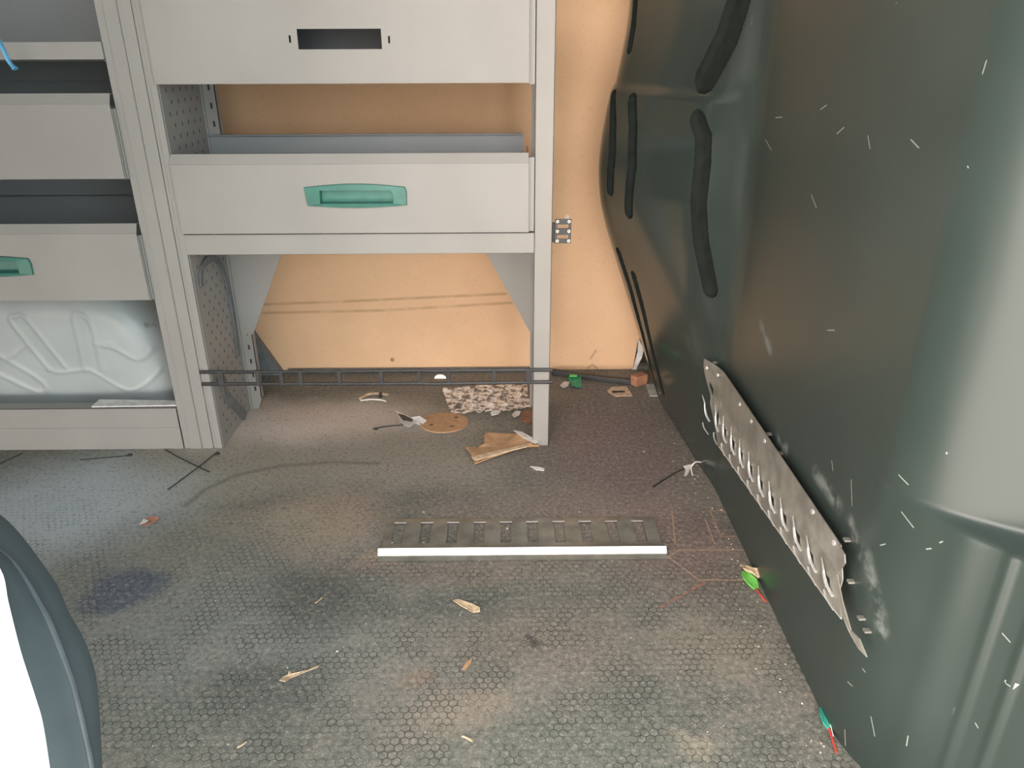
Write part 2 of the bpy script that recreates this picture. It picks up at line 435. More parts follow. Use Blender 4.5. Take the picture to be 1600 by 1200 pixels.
# vertical flutes on the near lower panel
for yc, wd, hgt in ((hitB(1455, 1050).y, .030, .0030), (hitB(1522, 1060).y, .006, .0028), (hitB(1574, 1090).y, .006, .0030)):
    XX = XX-hgt*np.exp(-((YY-yc)/wd*1.6)**2)*smooth((.42+.10*(.75-YY)-ZZ)/.02)
nY, nZ = YY.shape
V = np.stack([XX, YY, ZZ], -1).reshape(-1, 3)
idx = np.arange(nY*nZ).reshape(nY, nZ)
Q = np.stack([idx[:-1, :-1], idx[:-1, 1:], idx[1:, 1:], idx[1:, :-1]], -1).reshape(-1, 4)
me = bpy.data.meshes.new('wall_right')
me.from_pydata(V.tolist(), [], Q.tolist())
MI = matid[:-1, :-1].reshape(-1)
t = NT('black_painted_bulkhead'); p = t.pos()
f1, _ = t.noise(p, 2.5, 3); f2, _ = t.noise(p, 60, 3, .6)
c = t.mix(t.mr(f1, .3, .7), (.024, .036, .032, 1), (.031, .044, .039, 1))
flat = t.vmath('MULTIPLY', p, (0, 1, 1))
scr = [((1212, 184), (1222, 183)), ((1282, 171), (1292, 164)), ((1308, 209), (1319, 199)), ((1196, 218), (1206, 235)), ((1268, 305), (1276, 325)),
       ((1424, 218), (1436, 231)), ((1356, 212), (1360, 232)), ((1293, 516), (1304, 516)), ((1300, 720), (1302, 735)), ((1410, 800), (1428, 824)),
       ((1405, 742), (1420, 757)), ((1512, 260), (1514, 262)), ((1480, 707), (1479, 709)), ((1400, 4), (1401, 5)), ((1536, 115), (1542, 95)), ((1376, 852), (1384, 850)),
       ((1448, 858), (1456, 857)), ((1470, 848), (1474, 846)), ((1568, 990), (1578, 1003)), ((1572, 1065), (1582, 1072)), ((1421, 1165), (1424, 1150)),
       ((1348, 1045), (1353, 1050)), ((1325, 1065), (1332, 1072)), ((1362, 1120), (1368, 1150)), ((1330, 750), (1332, 790)), ((1320, 1140), (1322, 1165)), ((1526, 1130), (1530, 1137))]
def y3(x, y): v = hitB(x, y); return (0, v.y, v.z)
sm = t.segs(flat, [(y3(*a), y3(*b)) for a, b in scr], .0001, .0011)
c = t.mix(t.math('MULTIPLY', sm, .42), c, (.55, .60, .56, 1))
sv = t.vmath('MULTIPLY', p, (0, 60, 22)); s2, _ = t.noise(sv, 1, 3, .6, 1.2); s3, _ = t.noise(p, 5, 2)
dust = t.math('MULTIPLY', t.mr(s2, .70, .78), t.mr(s3, .52, .62))
c = t.mix(t.math('MULTIPLY', dust, .30), c, (.30, .33, .31, 1))
smd = [((1275, 740), (1310, 790)), ((1355, 870), (1368, 930)), ((1368, 930), (1380, 985)), ((1330, 820), (1345, 860)), ((1190, 510), (1203, 545)), ((1217, 690), (1228, 702))]
s4, _ = t.noise(p, 35, 4, .6)
m3 = t.math('MULTIPLY', t.segs(flat, [(y3(*a), y3(*b)) for a, b in smd], .001, .018), t.mr(s4, .38, .62))
c = t.mix(t.math('MULTIPLY', m3, .42), c, (.25, .28, .27, 1))
rg = t.mr(f1, .3, .7, .25, .27)
rg = t.math('ADD', rg, t.math('MULTIPLY', m3, .15))
yb = t.mr(t.sep(p)[1], 1.43, 1.50)
rg = t.math('ADD', t.math('MULTIPLY', rg, t.math('SUBTRACT', 1.0, t.math('MULTIPLY', yb, .35))), t.math('MULTIPLY', t.math('SUBTRACT', 1.0, yb), .05))
BULK = t.fin(c, rg, 0, t.bump(f1, .05, .01), spec=t.math('ADD', .55, t.math('MULTIPLY', yb, .45)))
GROOVE = simple('dark_groove_faces', (.014, .018, .016, 1), .9, spec=.08)  # near-black matte colour for the groove faces
br = obj('wall_right', me, [BULK, GROOVE], smooth=True, loc=(.46, .5, 0))
br.data.polygons.foreach_set('material_index', MI.astype('i4')); struct(br)
br.data.update()

# body side behind the far wall's cut corner
bm = BM(); box(bm, .30, .62, YW+.05, YW+.06, 0, .5)
struct(obj('trim_1', bm, BLACKP))

# near body side: jamb of the sliding door, its seal, and the white outer skin
def jl(P, Y): return [PY(x, y, Y) for x, y in P]
edge = [(-130, 765), (-60, 785), (0, 819), (43, 853), (87, 910), (108, 957), (134, 1005), (152, 1070), (160, 1200), (163, 1290)]
line = [(-130, 805), (-55, 828), (0, 864), (26, 888), (56, 935), (78, 975), (100, 1031), (117, 1083), (143, 1200), (155, 1290)]
white = [(-130, 815), (-50, 840), (0, 888), (13, 940), (24, 985), (35, 1026), (56, 1091), (67, 1130), (78, 1200), (90, 1290)]
def up(P, Y, xs):
    L = jl(P, Y); a = L[0]
    top = [Vector((a.x-.09, Y, 1.40)), Vector((a.x-.09, Y, 1.0)), Vector((a.x-.075, Y, .75)), Vector((a.x-.045, Y, a.z+.06))]
    return catmull(top+L, 5)
E1 = up(edge, .545, .16); E2 = up(line, .505, .16); E3 = up(white, .465, .16)
def loft(rows, name, m, parent=None):
    bm = BM(); G = [[bm.verts.new(v) for v in r] for r in rows]
    for a, b in zip(G, G[1:]):
        for i in range(len(a)-1): bm.faces.new((a[i], a[i+1], b[i+1], b[i]))
    return obj(name, bm, m, parent, smooth=True)
def mid(A, B, k, dy): return [a.lerp(b, k)+Vector((0, dy, 0)) for a, b in zip(A, B)]
back = [v+Vector((-.03, .03, -.0)) for v in E1]
rows = [back, E1, mid(E1, E2, .3, -.006), mid(E1, E2, .7, -.006), E2, mid(E2, E3, .10, .003), mid(E2, E3, .35, -.003), mid(E2, E3, .7, -.003), E3]
j = loft(rows, 'door_1', JAMB); struct(j)
bm = BM(); tube(bm, [v+Vector((0, -.000, 0)) for v in E2], .0028, 8)
s_ = obj('rubber_seal', bm, RUBBER, j)
s_.location = -Vector(j.location)*0
far = [Vector((-2.3, .44, v.z)) for v in E3]
rows = [E3, [v+Vector((-.006, -.018, 0)) for v in E3], [v+Vector((-.03, -.022, 0)) for v in E3], far]
wf = loft(rows, 'wall_front', BODYW); struct(wf)

# ------------------------------------------------------------------ racks
def slots_on(bm, pts, sx, sz, n):
    """small dark punched slots: quads standing .4 mm proud of the sheet, in material slot 1"""
    for p_ in pts:
        p_ = Vector(p_)
        if n == 'x': q = [p_+Vector((0, a*sx, b*sz)) for a, b in ((-1, -1), (1, -1), (1, 1), (-1, 1))]
        else: q = [p_+Vector((a*sx, 0, b*sz)) for a, b in ((-1, -1), (1, -1), (1, 1), (-1, 1))]
        bm.faces.new([bm.verts.new(v) for v in q]).material_index = 1

def open_tray(name, parent, x0, x1, zb, zt, zback, hole=None, flange=.035, ybk=YB, yf=YF):
    """folded sheet drawer: front with a returned top flange, two sides, base and back"""
    holes = hole or []
    bm = plate_holes(x0, x1, zb, zt, holes, lambda u, v: (u, yf-.012, v))
    r = [(yf-.012, zt), (yf-.002, zt+.0195), (yf+.010, zt+.0185)]
    o = bmesh_strip(bm, [[(x, y, z) for y, z in r] for x in (x0, x1)])
    # bottom return lip
    bmesh_strip(bm, [[(x, y, z) for y, z in ((yf-.012, zb), (yf-.002, zb))] for x in (x0, x1)])
    ob = obj(name, bm, GREY, parent); solid(ob, .0016, 0)
    bm = BM()
    box(bm, x0+.006, x0+.008, yf-.010, ybk-.004, zb+.004, zt-.004)
    box(bm, x1-.008, x1-.006, yf-.010, ybk-.004, zb+.004, zt-.004)
    box(bm, x0+.006, x1-.006, yf-.008, ybk-.004, zb+.004, zb+.006)
    prism(bm, [(x0+.006, ybk-.006, zb+.004), (x1-.006, ybk-.006, zb+.004), (x1-.006, ybk-.006, zback), (x0+.006, ybk-.006, zback)], (0, .002, 0))
    box(bm, x0+.006, x1-.006, ybk-.016, ybk-.004, zback-.002, zback)
    obj('tray', bm, GREY_IN, ob)
    return ob
def bmesh_strip(bm, rows):
    G = [[bm.verts.new(v) for v in r] for r in rows]
    for a, b in zip(G, G[1:]):
        for i in range(len(a)-1): bm.faces.new((a[i], b[i], b[i+1], a[i+1]))

def green_handle(parent, xL, xR, zb, zt, Y):
    """recess grip: arched faceplate around a sunken cup"""
    bm = BM(); Wd = xR-xL; Hh = zt-zb
    n = 18
    topo = []
    for i in range(n+1):
        s = i/n; topo.append((xL+Wd*s*.985, zt-Hh*.14+Hh*.14*math.sin(math.pi*min(1, s*1.0))))
    outl = topo+[(xR, zt-Hh*.35), (xR-.001, zb+Hh*.10)]
    for i in range(n+1):
        s = 1-i/n; outl.append((xL+Wd*(.02+.96*s), zb+Hh*.10-Hh*.10*math.sin(math.pi*s)))
    outl += [(xL+.003, zb+Hh*.22)]
    ix0, ix1, iz0, iz1 = xL+Wd*.15, xL+Wd*.87, zb+Hh*.20, zt-Hh*.26
    # faceplate: connect outline to inner rectangle by angle-sorted fan
    cx, cz = (ix0+ix1)/2, (iz0+iz1)/2
    def inner(x, z):
        dx, dz = x-cx, z-cz; k = min((ix1-cx)/abs(dx) if dx else 9, (iz1-cz)/abs(dz) if dz else 9); return (cx+dx*k, cz+dz*k)
    N = len(outl)
    ring_ = [(x, z) for x, z in outl]
    L0 = [bm.verts.new((x, Y, z)) for x, z in ring_]
    L1 = [bm.verts.new((x, Y-.004, z)) for x, z in [(x+(cx-x)*.01, z+(cz-z)*.05) for x, z in ring_]]
    L2 = [bm.verts.new((inner(x, z)[0], Y-.006, inner(x, z)[1])) for x, z in ring_]
    L3 = [bm.verts.new((cx+(inner(x, z)[0]-cx)*.985, Y+.012, cz+(inner(x, z)[1]-cz)*.90)) for x, z in ring_]
    for a, b in ((L0, L1), (L1, L2), (L2, L3)):
        for i in range(N): bm.faces.new((a[i], a[(i+1) % N], b[(i+1) % N], b[i]))
    bm.faces.new(L3)
    bmesh.ops.remove_doubles(bm, verts=bm.verts, dist=.0001)
    o = obj('handle', bm, GREEN, parent)
    return o
def cup_hole(xL, xR, zb, zt):
    W_, H_ = xR-xL, zt-zb
    return (xL+W_*.15-.001, xL+W_*.87+.001, zb+H_*.20-.0005, zt-H_*.26+.0005)

XL, XR = -.703, .062
rack = thing('shelving_rack', 'grey metal shelving rack with open legs against the tan board, two wide drawers', 'shelving rack', ((XL+XR)/2, YF, 0), 'grey steel van racks')
# front uprights
bm = BM(); box(bm, XR, .1015, YF, YF+.0025, 0, 1.45); box(bm, XR, XR+.0025, YF, YF+.03, 0, 1.45); box(bm, .099, .1015, YF, YF+.03, 0, 1.45)
box(bm, XR, .1015, YF, YF+.03, 0, .002)
bevel(obj('upright', bm, GREY, rack), .0015)
bm = BM(); box(bm, -.751, -.7245, YF-.003, YF+.001, 0, 1.45); box(bm, -.7245, -.716, YF, YF+.003, 0, 1.45); box(bm, -.716, -.7025, YF-.003, YF+.001, 0, 1.45)
box(bm, -.7045, -.7025, YF, YF+.03, 0, 1.45)
bevel(obj('upright', bm, GREY, rack), .001)
# perforated side
bm = BM(); box(bm, -.7020, -.7005, YF+.002, YB, 0, 1.45)
pts = [(-.7001, YF+.032+.036*(i+(k % 2)*.5), .03+.0233*k) for k in range(60) for i in range(6) if YF+.032+.036*(i+(k % 2)*.5) < YB-.02]
slots_on(bm, pts, .0018, .0042, 'x')
side = obj('side_panel', bm, [GREY, HOLE], rack)
# rear uprights with a row of slots
for x0, x1 in ((-.700, -.668), (.062, .094)):
    bm = BM()
    prism(bm, [(x0, YB, 1.45), (x1, YB, 1.45), (x1, YB, .030), (x1-.012, YB, 0.0), (x0, YB, 0)], (0, .002, 0))
    box(bm, x1-.0015, x1, YB, YB+.02, .03, 1.45)
    box(bm, x0, x0+.004, YB-.006, YB, .0, 1.45)
    slots_on(bm, [((x0+x1)/2+.003, YB-.0004, .06+.04*k) for k in range(35)], .0024, .0065, 'y')
    obj('rear_upright', bm, [GREY, HOLE], rack)
# shelf with folded front
bm = BM(); box(bm, XL, XR, YF-.004, YF-.002, .4855, .531); box(bm, XL, XR, YF-.004, YB, .529, .531); box(bm, XL, XR, YF-.004, YF+.02, .4855, .487); box(bm, XL, XR, YB-.002, YB, .49, .531)
bevel(obj('shelf', bm, GREY, rack), .0008)
# gussets under the shelf
a, b, c_ = PY(357, 395, YB), PY(440, 396, YB), PY(396, 522, YB)
bm = BM(); prism(bm, [(-.69, YB-.003, .49), (b.x, YB-.003, .49), (b.x, YB-.003, b.z), (c_.x, YB-.003, c_.z), (-.69, YB-.003, c_.z)], (0, .002, 0))
obj('gusset', bm, GREY, rack)
b, c_ = PY(760, 396, YB), PY(829, 520, YB)
bm = BM(); prism(bm, [(.090, YB-.003, .49), (b.x, YB-.003, .49), (b.x, YB-.003, b.z), (c_.x, YB-.003, c_.z), (.090, YB-.003, c_.z)], (0, .002, 0))
bm2 = bm; box(bm, b.x-.001, b.x+.001, YB-.004, YB, b.z, b.z+.001)
obj('gusset', bm, GREY, rack)
# dark curved band on the lower side panel
band = [(315, 448), (314, 424), (323, 407), (337, 405), (348, 422), (357, 455), (364, 490), (369, 530), (372, 556)]
def flatband(bm, pix, w_, X):
    P = catmull([PX(x, y, X) for x, y in pix], 6)
    L = []
    for i, p_ in enumerate(P):
        d = (P[min(i+1, len(P)-1)]-P[max(i-1, 0)]).normalized(); nn = Vector((0, -d.z, d.y))
        L.append((p_+nn*w_, p_-nn*w_))
    A = [bm.verts.new(a) for a, b in L]; B = [bm.verts.new(b) for a, b in L]
    A2 = [bm.verts.new(a+Vector((.003, 0, 0))) for a, b in L]; B2 = [bm.verts.new(b+Vector((.003, 0, 0))) for a, b in L]
    for i in range(len(L)-1):
        for q in ((A, B), (B, B2), (B2, A2), (A2, A)):
            bm.faces.new((q[0][i], q[0][i+1], q[1][i+1], q[1][i]))
    for i in (0, -1): bm.faces.new((A[i], B[i], B2[i], A2[i]))
bm = BM(); flatband(bm, band, .009, -.699)
flatband(bm, [(347, 592), (354, 618), (368, 634), (383, 650)], .014, -.699)
o = obj('curved_band', bm, DKGREY, rack, smooth=False); o['label'] = 'darker grey curved band on the side panel'
# drawers of the right rack
hh = (PY(474, 290, YF-.014).x, PY(635, 290, YF-.014).x, PY(555, 325, YF-.014).z, PY(555, 287, YF-.014).z)
d1 = open_tray('drawer', rack, XL+.002, XR-.013, .5345, .679, .717, [cup_hole(*hh)])
green_handle(d1, *hh, YF-.0135)
hx0, hx1 = PY(465, 60, YF-.012).x, PY(596, 60, YF-.012).x; hz0, hz1 = PY(530, 77, YF-.012).z, PY(530, 45, YF-.012).z
sl = [PY(453, 61, YF-.012), PY(608, 62, YF-.012)]
hol = [(hx0, hx1, hz0, hz1)]+[(s.x-.002, s.x+.002, s.z-.0065, s.z+.0065) for s in sl]
d2 = open_tray('drawer', rack, XL+.002, XR-.013, .8365, .990, 1.03, hol)
d2['label'] = 'drawer with an empty rectangular handle cutout'
bm = BM(); box(bm, XL+.002, XR-.013, YF-.010, YB, .9925, .995)  # unseen cover, added to keep light out of the drawer
obj('shade_lid', bm, GREY_IN, d2)
# slide rail seen at the right edge of the drawers
bm = BM(); box(bm, XR-.012, XR-.001, YF-.004, YF-.002, .5345, .690); box(bm, XR-.0125, XR-.0105, YF-.010, YF+.2, .5345, .690)
obj('drawer_slide', bm, GREY, rack)
bm = BM(); box(bm, XR-.012, XR-.001, YF-.004, YF-.002, .8330, .992); box(bm, XR-.0125, XR-.0105, YF-.010, YF+.2, .8330, .992)
obj('drawer_slide', bm, GREY, rack)

# left rack
X0 = -1.55; X1 = -.7955
rk2 = thing('shelving_rack', 'grey metal shelving rack at the left over the wheel arch, cut off by the frame', 'shelving rack', ((X0+X1)/2, YF, 0), 'grey steel van racks')
bm = BM(); box(bm, -.7955, -.779, YF-.001, YF+.001, 0, 1.45); box(bm, -.779, -.7535, YF-.004, YF+.001, 0, 1.45); box(bm, -.7535, -.7515, YF-.004, YF+.03, 0, 1.45); box(bm, -.7955, -.7940, YF, YF+.02, 0.1, 1.45)
bevel(obj('upright', bm, GREY, rk2), .001)
bm = BM(); box(bm, -.7940, -.7925, YF+.002, YB, .40, 1.45); obj('side_panel', bm, GREY_IN, rk2)
bm = BM(); box(bm, X0, X1, YB+.002, YB+.004, .40, 1.45); obj('back_panel', bm, GREY_IN, rk2)
bm = BM(); box(bm, X0, X1-.001, YF-.004, YF-.002, .878, .914); box(bm, X0, X1-.001, YF-.004, YB, .880, .882); box(bm, X0, X1, YF-.004, YF+.012, .878, .8795)
obj('shelf', bm, GREY, rk2)
d3 = open_tray('drawer', rk2, X0+.004, -.8005, .652, .799, .835)
bm = BM(); box(bm, -.8000, -.7950, YF-.004, YF-.002, .650, .79); box(bm, -.8000, -.7985, YF-.011, YF-.002, .650, .79); o = obj('drawer_slide', bm, GREY, rk2)
hR = PY(50, 415, YF-.014)
hh = (hR.x-.215, hR.x, PY(20, 433, YF-.014).z, PY(20, 399, YF-.014).z)
d4 = open_tray('drawer', rk2, X0+.004, -.8005, .386, .535, .578, [cup_hole(*hh)])
bm = BM(); box(bm, -.8000, -.7950, YF-.004, YF-.002, .384, .53); box(bm, -.8000, -.7985, YF-.011, YF-.002, .384, .53); o = obj('drawer_slide', bm, GREY, rk2)
green_handle(d4, *hh, YF-.0135)
bm = BM(); box(bm, X0, X1-.002, YF-.003, YF-.001, 0, .112); box(bm, X0, X1-.002, YF-.003, YF+.03, .110, .112); box(bm, X0, X1-.002, YF-.0045, YF-.003, .058, .060)
bevel(obj('kick_panel', bm, GREY, rk2), .0006)

# ------------------------------------------------------------------ wheel arch behind the left rack
AY = 1.735
def arch_mesh():
    us = np.linspace(-1.62, -.800, 260); vs = np.linspace(0, .46, 150)
    U, W_ = np.meshgrid(us, vs, indexing='ij')
    lines = [([(84, 577), (60, 540), (40, 502), (50, 494), (65, 496), (90, 540), (111, 574)], .006),
             ([(84, 577), (100, 582), (145, 578), (162, 586), (204, 610), (237, 598), (258, 580)], .005),
             ([(141, 574), (142, 535), (147, 499), (158, 490), (172, 502), (170, 540), (168, 577)], .006),
             ([(192, 538), (228, 562), (252, 550)], .006), ([(9, 556), (72, 598), (63, 613), (0, 583)], .006), ([(24, 559), (57, 538)], .005),
             ([(168, 537), (200, 545)], .005)]
    Y = np.full(U.shape, AY)
    # rounded right shoulder and top
    e = np.clip((U+.900)/.10, 0, 1.0); Y = Y+.11*(1-np.sqrt(np.clip(1-e*e, 0, 1)))
    tz = .405-.05*np.clip((U+1.0)/.2, 0, 1)**2
    e = np.clip((W_-(tz-.10))/.13, 0, 1.0); Y = Y+.13*(1-np.sqrt(np.clip(1-e*e, 0, 1)))
    for pl, r in lines:
        P = [PY(x, y, AY) for x, y in pl]; P = catmull(P, 4); D = np.full(U.shape, 9.)
        for a, b in zip(P, P[1:]):
            ax_, az, bx2, bz = a.x, a.z, b.x, b.z; dx, dz = bx2-ax_, bz-az
            tt = np.clip(((U-ax_)*dx+(W_-az)*dz)/max(dx*dx+dz*dz, 1e-9), 0, 1)
            D = np.minimum(D, np.hypot(U-ax_-tt*dx, W_-az-tt*dz))
        Y = Y-.0024*np.exp(-(D/r)**2)
    # inside of the long ribs stands slightly proud
    U = -1.62+(U+1.62)*(.82-.115*(W_/.40)**2.2)/.82
    P3 = np.stack([U, Y, W_], -1)
    # body behind: sweep back to the far wall
    return P3
P3 = arch_mesh(); n1, n2, _k = P3.shape
back_ = P3.copy(); back_[:, :, 1] = YW-.002
bm = BM()
Gv = [[bm.verts.new(P3[i, j_]) for j_ in range(n2)] for i in range(n1)]
for i in range(n1-1):
    for j_ in range(n2-1): bm.faces.new((Gv[i][j_], Gv[i+1][j_], Gv[i+1][j_+1], Gv[i][j_+1]))
bk = [bm.verts.new((P3[i, -1][0], YW-.002, P3[i, -1][2])) for i in range(n1)]
for i in range(n1-1): bm.faces.new((Gv[i][-1], Gv[i+1][-1], bk[i+1], bk[i]))
bs = [bm.verts.new((P3[-1, j_][0], YW-.002, P3[-1, j_][2])) for j_ in range(n2)]
for j_ in range(n2-1): bm.faces.new((Gv[-1][j_], bs[j_], bs[j_+1], Gv[-1][j_+1]))
# sloping foot of the arch against the far wall, its shade painted dark grey
pA, pB = PY(396, 517, YW), PY(446, 584, YW)
arch = obj('wheel_arch', bm, ARCH, smooth=True)
tag(arch, 'pale grey painted wheel arch with pressed ribs, inside the bottom bay of the left rack', 'wheel arch')
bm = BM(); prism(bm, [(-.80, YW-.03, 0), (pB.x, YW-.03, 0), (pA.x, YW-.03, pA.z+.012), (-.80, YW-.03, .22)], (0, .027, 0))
o = obj('shaded_arch_foot', bm, DKGREY, arch)
m = arch.modifiers.new('e', 'EDGE_SPLIT'); m.split_angle = math.radians(40)
bm = BM()
def ylocal(x, y): 
    v = PY(x, y, AY); return v
for pl in ([(225, 504), (227, 512)], [(229, 504), (231, 512), (234, 505)], [(236, 512), (238, 505), (240, 510)], [(241, 506), (244, 511)], [(226, 508), (229, 508)]):
    P_ = [PY(x, y, AY) for x, y in pl]
    tube(bm, [p_+Vector((0, .002, 0)) for p_ in P_], .0009, 5)
o = obj('marker_writing', bm, INK, arch)

# ------------------------------------------------------------------ loose and fixed things
# flat pale strip behind the kick panel
bm = BM(); a = F(150, 631, .113); b = F(290, 631, .113)
prism(bm, [(a.x, YF+.0, .1135), (b.x-.004, YF+.004, .1135), (b.x-.03, YF+.030, .1135), (a.x, YF+.040, .1135)], (0, 0, .003))
tag(obj('plastic_strip', bm, WHITEP), 'flat pale plastic strip lying on the kick panel below the wheel arch', 'strip')

# black plastic ladder strip across the rack feet
zc1, zc2 = .2065, .1745
lad = thing('ladder_strip', 'long black plastic ladder strip fixed across the feet of the right rack', 'strip', (-.31, YF-.006, zc2-.005))
for zc, nm in ((zc1, 'rail'), (zc2, 'rail')):
    bm = BM(); P_ = [(x, YF-.0065+.0008*math.sin(x*9), zc+.0012*math.sin(x*7+zc*40)-(.0015 if x > -.2 else 0)) for x in np.linspace(-.722, .108, 30)]
    tube(bm, P_, .0042, 6, 1.0); obj(nm, bm, BLACKP, lad)
for xp in (345, 403, 440, 470, 530, 596, 655, 701, 772, 826):
    v = PY(xp, 590, YF-.0065); bm = BM()
    k = .007 if xp in (345, 826) else .0048
    box(bm, v.x-k, v.x+k, YF-.010, YF-.0035, zc2-.004, zc1+.004)
    bevel(obj('rung', bm, BLACKP, lad), .001)
# white half-round bit stuck on it
bm = BM(); v = PY(688, 591, YF-.012)
prism(bm, [(v.x+.014*math.cos(a), YF-.0105, v.z+.0105*math.sin(a)) for a in np.linspace(0, math.pi, 12)], (0, -.004, 0))
tag(obj('foam_bit', bm, WHITEP), 'white half-round scrap caught on the black ladder strip', 'scrap')
# black strip on the floor at the foot of the far wall
bm = BM()
P_ = [F(862, 579, .012), F(905, 586, .010), F(950, 592, .009), F(985, 596, .008)]
for a, b in zip(P_, P_[1:]): pass
prism(bm, [(P_[0].x, P_[0].y+.012, 0), (P_[1].x, P_[1].y+.010, 0), (P_[2].x, P_[2].y+.010, 0), (P_[3].x, P_[3].y+.012, 0),
           (P_[3].x, P_[3].y-.010, 0), (P_[2].x, P_[2].y-.010, 0), (P_[1].x, P_[1].y-.009, 0), (P_[0].x, P_[0].y-.008, 0)], (0, 0, .016))
tag(bevel(obj('floor_strip', bm, BLACKP), .003), 'black strip on the floor along the foot of the tan board, right of the post', 'strip')
# long low dark strip in place of the dark gap behind the ladder strip
bm = BM(); box(bm, -.665, .10, YW-.016, YW-.002, 0, .012)
tag(bevel(obj('dark_gap_strip', bm, DKGREY), .002), 'low dark strip standing for the dark gap along the foot of the tan board, left of the post', 'strip')

# hinge-like bracket on the right upright
bx = PY(893, 342, YF); bxl = PY(868, 342, YF); bb = PY(880, 380, YF)
brk = thing('metal_bracket', 'small black slotted metal bracket with pale screws, beside the right upright', 'bracket', (bxl.x, YF, bb.z))
zt_, zb_ = bx.z, bb.z; xa, xb = bxl.x-.001, bx.x
hs = []
for fz in (.30, .73): hs.append((xa+.005, xb-.006, zb_+(zt_-zb_)*(1-fz)-.004, zb_+(zt_-zb_)*(1-fz)+.004))
bm = plate_holes(xa, xb, zb_, zt_, hs, lambda u, v: (u, YF+.0, v))
o = obj('plate', bm, BLACKP, brk); solid(o, .002)
bm = BM(); box(bm, .1017, xa, YF+.0, YF+.010, zb_+.001, zt_-.008); bevel(obj('knuckle', bm, BLACKP, brk), .003, 3)
for fx in (.10, .80):
    for fz in (.10, .50, .90):
        bm = BM(); ring(bm, (xa+(xb-xa)*fx+.002, YF-.001, zb_+(zt_-zb_)*fz), .0014, .0034, (0, -1, 0), .0012)
        obj('screw', bm, BRASS, brk)
bm = BM(); v = PY(886, 339, YW); ring(bm, (v.x, YW, v.z), .002, .0062, (0, -1, 0), .002)
tag(obj('washer_ring', bm, BRASS), 'small pale ring screwed to the tan board just above the black bracket', 'ring')
bm = BM(); v = PY(613, 562, YW); ring(bm, (v.x, YW, v.z), .002, .006, (0, -1, 0), .0015)
tag(obj('screw_eyelet', bm, BROWN), 'small dull screw low in the tan board under the left drawer bay', 'screw')

# blue cord end at the top left
bm = BM(); P_ = catmull([PY(x, y, YF-.03) for x, y in ((-40, 20), (-14, 44), (4, 75), (14, 96), (24, 108))], 5)
tube(bm, P_, .0072, 8, .45, taper=[.9]*(len(P_)-3)+[1.0, 1.3, 1.35])
tag(obj('cord_end', bm, BLUE), 'light blue plastic cord end hanging in front of the left rack', 'cord')
bm = BM()

# ------------------------------------------------------------------ lashing rails
# floor rail: sheet with ten slots and a raised bright front lip
xl0, xl1 = -.2485, .3040
prof = [(1.330, .0012), (1.3235, .0035), (1.314, .0038), (1.242, .0040), (1.226, .0050), (1.220, .0100), (1.2135, .0125), (1.2040, .0030), (1.2035, .0020), (1.188, .0012)]
rail = thing('lashing_rail', 'galvanised lashing rail with ten slots and a bright front lip, set in the floor', 'rail', (.03, 1.26, 0), 'slotted lashing rails')
sx0 = PX_ = None
holes = []
for k in range(10):
    xc = PY(622+42.2*k, 833, 1.29).x if False else F(623+41.9*k, 832, .004).x
    holes.append((xc-.0105, xc+.0105, 1.240, 1.311)); holes.append((xc-.0125, xc+.0125, 1.301, 1.311))
hy = sorted({h[2] for h in holes} | {h[3] for h in holes} | {p_[0] for p_ in prof if p_[0] > 1.22})
def zprof(y):
    for (a, za), (b, zb2) in zip(prof, prof[1:]):
        if b <= y <= a: return zb2+(za-zb2)*(y-b)/(a-b)
    return .001
bm = plate_holes(xl0, xl1, 1.226, 1.330, [h for h in holes]+[], lambda u, v: (u, v, zprof(v)))
o = obj('slotted_plate', bm, STEEL, rail); solid(o, .0012, 0)
bm = BM()
bmesh_strip(bm, [[(x, y, z) for y, z in prof[4:7]] for x in (xl0-.004, xl1+.004)])
bmesh_strip(bm, [[(x, y, z) for y, z in prof[7:]] for x in (xl0-.004, xl1+.004)])
for x in (xl0-.004, xl1+.004):
    bm.faces.new([bm.verts.new((x, y, z)) for y, z in [(1.226, 0)]+prof[4:9]+[(1.2035, 0)]])
obj('raised_rib', bm, STEEL, rail)
bm = BM(); bmesh_strip(bm, [[(x, y, z) for y, z in prof[6:8]] for x in (xl0-.004, xl1+.004)])
o = obj('bright_lip', bm, STEELB, rail); solid(o, .0006, 1)
for k in range(10):
    a = holes[2*k]; bm = BM(); box(bm, a[0]-.002, a[1]+.002, 1.3100, 1.3128, .0040, .0056)
    obj('slot_lip', bm, STEELB, rail)

# wall rail on the bulkhead
far_, near_ = (1.560, .245), (.815, .283)
Lr = math.hypot(far_[0]-near_[0], far_[1]-near_[1])
def hitO(x, y, off=.016):
    """pixel's ray against the bulkhead sheet moved off towards the cargo side"""
    d = ray(x, y); q_ = np.linspace(.45, 2.0, 3000)/d.y
    P = np.array(EYE)[None]+q_[:, None]*np.array(d)[None]
    return Vector(P[np.argmax(P[:, 0]-(surfX(P[:, 1], P[:, 2])-off) > 0)])
T0, T1, B1 = hitO(1099, 560), hitO(1312, 852), hitO(1320, 968)
Bm = hitO(1200, 802); kk = (Bm.y-B1.y)/(T0.y-B1.y); B0 = B1+(Bm-B1)/kk
def wr(u, v, off=.0):
    """u 0 far .. 1 near, v 0 .. .092 down from the top edge"""
    a, b = T0.lerp(T1, u), B0.lerp(B1, u)
    q_ = a+(b-a)*(v/.092)
    rib = .006*smooth_((v-.042)/.010)
    return (float(surfX(q_.y, q_.z))-.014-off-rib, q_.y, q_.z)
def smooth_(q): q = max(0, min(1, q)); return q*q*(3-2*q)
wrail = thing('lashing_rail', 'bent galvanised lashing rail with slots, fixed along the black bulkhead', 'rail', tuple(wr(.5, .09)), 'slotted lashing rails')
bm = BM()
